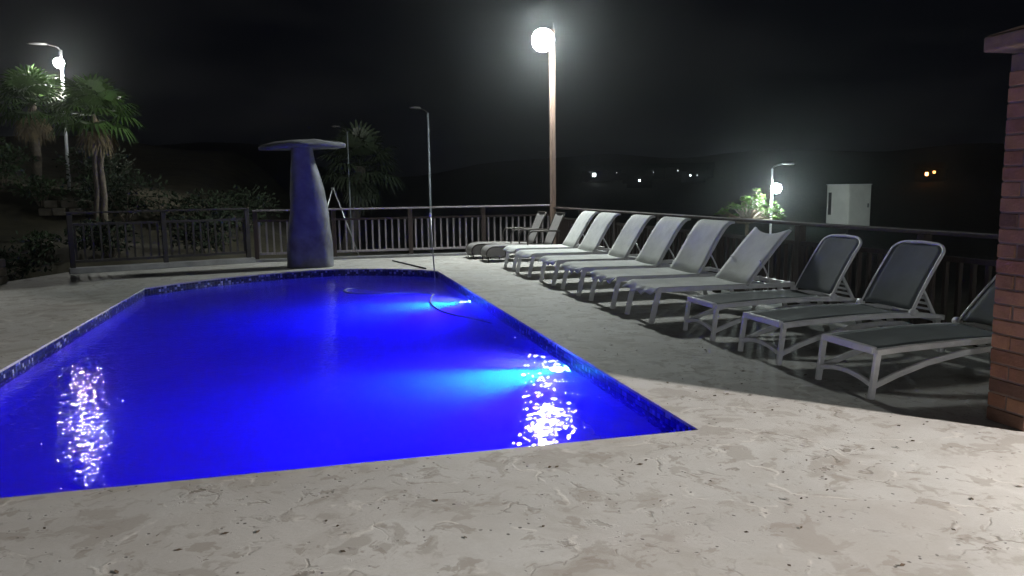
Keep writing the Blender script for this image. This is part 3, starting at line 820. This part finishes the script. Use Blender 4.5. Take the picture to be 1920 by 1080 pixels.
# ------------------------------------------------------------------ vegetation
def fan_palm(name, loc, label, trunk_pts, crown_z, nleaf, rad, seed, skirt=0, tr=.11, fm='frond'):
    rnd = random.Random(seed)
    root = empty(name, loc, label, 'palm')
    for tp in trunk_pts:
        m = MB(); k = len(tp)
        m.tube(tp, [tr*(1.25-.4*i/(k-1)) * (1+.08*(i % 2)) for i in range(k)], 10); m.build('trunk', M['trunk'] if fm == 'frond' else M['trunk_shaded'], root, True)
    top = Vector(trunk_pts[0][-1])
    cr = MB(); dd = MB()
    def leaf(mb, az, el, pet, fr, droop):
        d = Vector((math.cos(az)*math.cos(el), math.sin(az)*math.cos(el), math.sin(el)))
        side = Vector((-math.sin(az), math.cos(az), 0)); up = side.cross(d)*-1
        c = top + d*pet + Vector((0, 0, -.12*pet))
        mb.tube([top, top+d*pet*.5+Vector((0, 0, .04)), c], .012, 4, False)
        ns = 17
        for i in range(ns):
            a = (i/(ns-1)-.5)*R_(215)
            sd = d*math.cos(a) + side*math.sin(a)
            L = fr*(1-.25*abs(i/(ns-1)-.5)*2)*rnd.uniform(.88, 1.08)
            wv = (d*-math.sin(a) + side*math.cos(a))*(L*.055)
            p1 = c + sd*L*.55 + up*(.10*L); p2 = c + sd*L*.85 + up*(.02*L) + Vector((0, 0, -droop*L*.2)); p3 = c + sd*L + Vector((0, 0, -droop*L*.42))
            mb.add([c, p1-wv, p1+wv, p2-wv*.6, p2+wv*.6, p3], [(0, 1, 2), (1, 3, 4, 2), (3, 5, 4)])
    for i in range(nleaf):
        u = i/nleaf; az = i*2.39996+rnd.uniform(-.2, .2); el = R_(82) - u*R_(112) + rnd.uniform(-.12, .12)
        leaf(cr, az, el, rad*rnd.uniform(.5, .65), rad*rnd.uniform(.52, .64), .35+.6*u)
    cr.build('crown', M[fm], root)
    if skirt:
        for i in range(skirt): leaf(dd, i*2.39996, R_(-58)-rnd.uniform(0, .4), rad*.45, rad*.5, .7)
        dd.build('dead_skirt', M['dead_frond'] if fm == 'frond' else M['frond_shaded'], root)
    return root
def wig(x0, z0, x1, z1, n=9):
    return [(x0+(x1-x0)*i/n+.02*math.sin(i*1.9), 0, z0+(z1-z0)*i/n) for i in range(n+1)]
g1 = ground_height(-7.3, 23.6)
fan_palm('fan_palm', (-7.25, 23.6, g1), 'tall fan palm with brown dead fronds left of the left street lamp', [wig(0, -.2, .05, 3.95-g1)], 0, 40, 1.05, 3, 14)
g2 = ground_height(-4.9, 19.4)
fan_palm('fan_palm', (-4.75, 19.4, g2), 'twin-trunked fan palm right of the left street lamp', [wig(-.08, -.2, .05, 3.3-g2), wig(.10, -.2, .12, 3.1-g2)], 0, 42, .95, 9, 6, .06)
g3 = ground_height(1.35, 27)
fan_palm('fan_palm', (1.05, 27, g3), 'dim palm behind the railing right of the fountain column', [wig(0, -.2, .55, 2.35-g3)], 0, 30, 1.5, 21, 10, .2, 'frond_shaded')

def leaf_cloud(mb, c, rad, n, size, rnd, asp=2.2):
    c = Vector(c)
    for i in range(n):
        while True:
            p = Vector((rnd.uniform(-1, 1), rnd.uniform(-1, 1), rnd.uniform(-1, 1)))
            if .25 < p.length < 1: break
        if noise.noise(p*2.2 + c) < -.12: continue
        q = Vector((p.x*rad[0], p.y*rad[1], p.z*rad[2]))
        d = (p.normalized()*.7 + Vector((rnd.uniform(-1, 1), rnd.uniform(-1, 1), rnd.uniform(-.6, .9)))).normalized()
        s_ = d.cross(Vector((rnd.uniform(-1, 1), rnd.uniform(-1, 1), rnd.uniform(-1, 1)))).normalized()
        L = size*rnd.uniform(.7, 1.3); w = L/asp/2; a = c+q
        up = d.cross(s_)*(L*.08)
        mb.add([a, a+d*L*.5+s_*w+up, a+d*L, a+d*L*.5-s_*w+up], [(0, 1, 2), (0, 2, 3)])

def bush(loc, rad, label, seed, n=700, size=.11, mat='leaf', group=None, name='bush'):
    rnd = random.Random(seed); root = empty(name, loc, label, 'bush', group)
    m = MB()
    for k in range(5):
        a = k*1.256; m.tube([(0, 0, -.15), (math.cos(a)*rad[0]*.3, math.sin(a)*rad[1]*.3, rad[2]*.9), (math.cos(a)*rad[0]*.55, math.sin(a)*rad[1]*.55, rad[2]*1.2)], [.018, .012, .005], 5)
    m.build('stem', M['trunk'], root)
    m = MB()
    for k in range(6):
        a = rnd.uniform(0, 6.28); q = rnd.uniform(0, .55)
        leaf_cloud(m, (math.cos(a)*rad[0]*q, math.sin(a)*rad[1]*q, rad[2]*rnd.uniform(.7, 1.25)), (rad[0]*.62, rad[1]*.62, rad[2]*.62), n//6, size, rnd)
    m.build('foliage', M[mat], root)
def gnd(x, y, dz=0): return (x, y, ground_height(x, y)+dz)
bush(gnd(-5.9, 16.6), (1.0, .7, .5), 'dark rounded shrub at the left end of the railing kerb', 1, 1500, .11, 'leaf_shaded')
bush(gnd(-7.4, 16.0), (1.1, .8, .55), 'dark low shrub behind the small stone block', 2, 1500, .11, 'leaf_shaded')
bush(gnd(-5.7, 18.4), (.6, .5, .3), 'small shrub on the grass slope in front of the twin palm', 3, 500)
bush(gnd(-8.3, 22.4), (1.1, .8, .62), 'bright green shrub under the left palm, leftmost in view', 4, 1200)
bush(gnd(-6.9, 22.6), (.8, .6, .45), 'low green shrub at the foot of the left street lamp', 5, 900)
bush(gnd(-9.3, 25.0), (1.3, 1.0, .9), 'large shrub on the upper terrace left of the tall palm', 6, 1200)
bush(gnd(-3.3, 21.5), (1.4, .9, .6), 'dark shrub on the slope right of the twin palm', 7, 1800, .12, 'leaf_shaded')
bush(gnd(-1.9, 22.5), (1.3, .9, .7), 'dark shrub behind the railing left of the fountain column', 8, 1800, .12, 'leaf_shaded')
bush(gnd(-6.6, 15.4), (1.0, .8, .62), 'dark dense shrub at the deck edge left of the railing end', 31, 1500, .11, 'leaf_shaded')
bush(gnd(-4.3, 18.3), (.9, .5, .45), 'dark low shrub behind the left railing below the twin palm', 32, 1400, .11, 'leaf_shaded')
bush(gnd(-2.4, 18.9), (1.1, .5, .5), 'dark low shrub just behind the middle of the left railing', 33, 1400, .11, 'leaf_shaded')
bush(gnd(-4.7, 21.7), (1.3, .8, .7), 'added dark shrub darkening the bank right behind the trunks of the twin palm', 35, 2000, .12, 'leaf_shaded')  # shrub added to darken the lit bank
bush(gnd(-5.4, 23.2), (1.2, .8, .75), 'added dark shrub darkening the bank between the left street lamp and the twin palm', 36, 1800, .12, 'leaf_shaded')  # second shrub put in to keep the bank dark
bush(gnd(-7.9, 23.0, .3), (.9, .6, .6), 'bright leafy shrub at the base of the tall palm', 34, 1300)
bush(gnd(11.7, 21.4, .6), (.8, .6, .8), 'dim spiky shrub left of the leafy tree beyond the railing', 12, 600, .3, 'leaf')

def rosette_tree():
    rnd = random.Random(4); x, y = 12.35, 20.3; g = ground_height(x, y)
    root = empty('leafy_tree', (x, y, g), 'bright green leafy tree lit by the street lamp beyond the loungers', 'tree')
    zt = .5-g
    m = MB(); m.tube([(0, 0, -.2), (.05, 0, zt*.5), (.0, 0, zt)], [.09, .075, .06], 8)
    tips = []
    for k in range(64):
        a = rnd.uniform(0, 6.28); u = rnd.random()**.6
        rr = .9*u
        tp = Vector((math.cos(a)*rr + .1, math.sin(a)*rr, zt + .12 + (1-u*u)*.62*rnd.uniform(.55, 1.12) + rnd.uniform(-.3, .1)))
        tips.append(tp)
        m.tube([(0, 0, zt-.1), Vector((tp.x*.5, tp.y*.5, zt*.6+tp.z*.4)), tp], [.03, .02, .01], 5)
    m.build('trunk', M['trunk'], root)
    m = MB()
    for tp in tips:
        for i in range(11):
            a = i*2.4+rnd.uniform(-.3, .3); el = rnd.uniform(-.1, 1.0)
            d = Vector((math.cos(a)*math.cos(el), math.sin(a)*math.cos(el), math.sin(el)))
            s_ = Vector((-math.sin(a), math.cos(a), 0)); L = rnd.uniform(.12, .21); w = L*.16
            mid = tp+d*L*.55+Vector((0, 0, .015)); m.add([tp, mid+s_*w, tp+d*L-Vector((0, 0, .03)), mid-s_*w], [(0, 1, 2), (0, 2, 3)])
    m.build('crown', M['leaf_light'], root)
rosette_tree()

# terrace stones under the left palm
def terrace():
    rnd = random.Random(8); x0, y0 = -6.6, 22.0
    root = empty('stone_terrace_wall', (x0, y0, ground_height(x0, y0)), 'low dry stone terrace wall between the palm trunks', 'wall')
    for i in range(4):
        for j in range(2):
            m = MB(); m.box((i*.34+(j*.15)+rnd.uniform(-.03, .03), rnd.uniform(-.03, .03), .1+j*.2), (.31, .3, .185))
            m.build('stone', M['stone'], root, bevel=.03)
terrace()
root = empty('stone_block', (-5.38, 14.85, 0), 'short tan stone block at the left edge of the deck', 'block')
for k in range(3):
    m = MB(); m.box((random.uniform(-.01, .01), 0, .07+k*.145), (.34, .34, .138)); m.build('stone', M['stone'], root, bevel=.02)
# stair handrail at far left
root = empty('stair_handrail', gnd(-8.0, 19.5), 'thin metal stair handrail on the slope at the far left edge', 'handrail')
for dz in (.55, .95):
    m = MB(); m.tube([(-1.2, .3, dz+.9), (.75, 0, dz-.05)], .018, 7); m.build('rail', M['metal'], root, True)
for k in range(3):
    m = MB(); x = -1.1+k*.85; m.tube([(x, .15, -.2), (x, .15, 1.85-.49*(x+1.2))], .018, 7); m.build('post', M['metal'], root, True)
# A-frame swing behind the fountain column
root = empty('swing_frame', gnd(.5, 21), 'thin A-shaped metal frame behind the railing beside the fountain column', 'frame')
g = ground_height(.5, 21)
for s in (-1, 1):
    m = MB(); m.tube([(s*.62, 0, 0), (0, 0, 1.62-g)], .02, 7); m.build('leg', M['metal'], root, True)
m = MB(); m.tube([(0, -.0, 1.6-g), (0, 1.6, 1.6-g)], .02, 7); m.build('top_bar', M['metal'], root, True)

# white cabinet on a dark post beyond the railing
def cabinet():
    x, y = 20.9, 26.85; g = ground_height(x, y)
    root = empty('metal_cabinet', (x, y, g), 'white boxy metal cabinet with a dark streak on its left side, beyond the railing', 'cabinet', rz=R_(7))
    z0, z1 = -.15-g, 1.5-g
    m = MB(); m.box((0, 0, (z0+z1)/2), (1.15, 1.15, z1-z0)); m.build('box', M['paint'], root, bevel=.008)
    m = MB(); m.box((0, 0, z1+.012), (1.2, 1.2, .03)); m.build('lid', M['white_metal'], root)
    m = MB(); m.box((-.58, .4, z1-.75), (.014, .16, .9)); m.build('louvre', M['dark_metal'], root)
    m = MB(); m.box((.0, -.58, (z0+z1)/2), (1.05, .012, z1-z0-.05)); dr = m.build('door', M['paint'], root)
    m = MB(); m.box((.42, -.60, (z0+z1)/2), (.04, .03, .16)); m.build('handle', M['dark_metal'], dr)
    m = MB(); m.tube([(0, 0, -.2), (0, 0, z0)], .06, 8); m.build('post', M['dark_metal'], root)
cabinet()

# ------------------------------------------------------------------ far houses with their lights
M['far_wall'] = plain('far_house_wall', (.03, .03, .03), .9, .2, .5)
def far_house(az, r, elev, label, warm=False, k=1.0, nwin=1, seed=0):
    a = R_(az); r = 90.0
    while r < 600:                                   # walk out until the hillside carries the house
        x, y = r*math.sin(a), r*math.cos(a); g = ground_height(x, y); z = 1.5 + r*math.tan(R_(elev))
        if r > 110 and g > z-2.2: break
        r += 1.0
    root = empty('hillside_house', (x, y, g), label, 'house', 'lit houses on the far hill', rz=-a)
    hgt = max(3.2, z-g+1.2)
    m = MB(); m.box((0, 0, hgt/2), (7, 5, hgt)); m.build('wall', M['far_wall'], root)
    m = MB(); m.add([(-3.9, -2.9, hgt), (3.9, -2.9, hgt), (3.9, 2.9, hgt), (-3.9, 2.9, hgt), (-3.9, 0, hgt+1.5), (3.9, 0, hgt+1.5)], [(0,1,5,4), (2,3,4,5), (0,4,3), (1,2,5), (3,2,1,0)])
    m.build('roof', M['roof'], root)
    rnd = random.Random(seed)
    col = (1.0, .42, .12) if warm else (.85, .95, 1.0)
    for i in range(nwin):
        ww = rnd.uniform(.4, .62)*k**.5
        m = MB(); m.box(((i-(nwin-1)/2)*2.1+rnd.uniform(-.3, .3), -2.53, z-g+rnd.uniform(-.25, .25)), (ww, .06, ww*rnd.uniform(.9, 1.4)))
        m.build('window', emit('window_light', col, (6.0 if warm else 9.0)*k*(1 if i == 0 else .35)), root)
def azel(px, py):
    d = cam.matrix_world.to_3x3() @ Vector((px-960, 540-py, -1440))
    return math.degrees(math.atan2(d.x, d.y)), math.degrees(math.atan2(d.z, math.hypot(d.x, d.y)))
for i, (px_, py_, k, nw, warm, lab) in enumerate([
    (1113, 328, 2.2, 1, False, 'far house with one bright white light, nearest the lamp pole'),
    (1155, 325, .25, 1, False, 'far house with a faint light right of the brightest single light'),
    (1190, 331, .7, 2, False, 'far house with a pair of small lights in the middle of the hill'),
    (1199, 338, .9, 1, False, 'far house with a low white light in the middle of the hill'),
    (1226, 323, .5, 1, False, 'far house with one small light between the two light groups'),
    (1270, 321, .3, 1, False, 'far house with a very faint light left of the right-hand group'),
    (1300, 329, .6, 2, False, 'far house with two dim lights beside the bright right-hand house'),
    (1316, 321, 2.0, 1, False, 'far house with the bright square window in the right-hand group'),
    (1744, 325, 2.2, 2, True, 'far house with orange lights left of the brick pillar')]):
    az, el = azel(px_, py_); far_house(az, 230+i*9 - (40 if warm else 0), el, lab, warm, k, nw, i)

# ------------------------------------------------------------------ leaf litter on the deck
def litter():
    rnd = random.Random(12); m = MB()
    for i in range(420):
        x = rnd.uniform(-3, 4.0); y = rnd.uniform(1.4, 6.5) if i % 4 else rnd.uniform(6, 15)
        if -2.9 < x < 2.28 and 4.05 < y < 15.6: continue
        L = rnd.uniform(.006, .022); a = rnd.uniform(0, 6.28); w = L*rnd.uniform(.25, .6)
        d = Vector((math.cos(a), math.sin(a), 0)); s_ = Vector((-d.y, d.x, 0)); c = Vector((x, y, .003))
        k = rnd.uniform(.002, .008)
        m.add([c-d*L, c+s_*w+Vector((0, 0, k)), c+d*L+Vector((0, 0, k*.6)), c-s_*w], [(0, 1, 2), (0, 2, 3), (0, 3, 1)])
    tag(m.build('leaf_litter', M['litter']), 'tiny dry leaf bits scattered on the stone deck', 'leaf litter', kind='stuff')
litter()

# ------------------------------------------------------------------ night haze round everything
hm = bpy.data.materials.new('haze'); hm.use_nodes = True
for n in list(hm.node_tree.nodes): hm.node_tree.nodes.remove(n)
ho = hm.node_tree.nodes.new('ShaderNodeOutputMaterial'); hv = hm.node_tree.nodes.new('ShaderNodeVolumePrincipled')
hv.inputs['Color'].default_value = (.9, .95, 1, 1); hv.inputs['Density'].default_value = .0006; hv.inputs['Anisotropy'].default_value = .92
hm.node_tree.links.new(hv.outputs[0], ho.inputs['Volume'])
m = MB(); m.box((0, 5, 22), (1640, 1640, 64)); tag(m.build('haze', hm), kind='stuff')
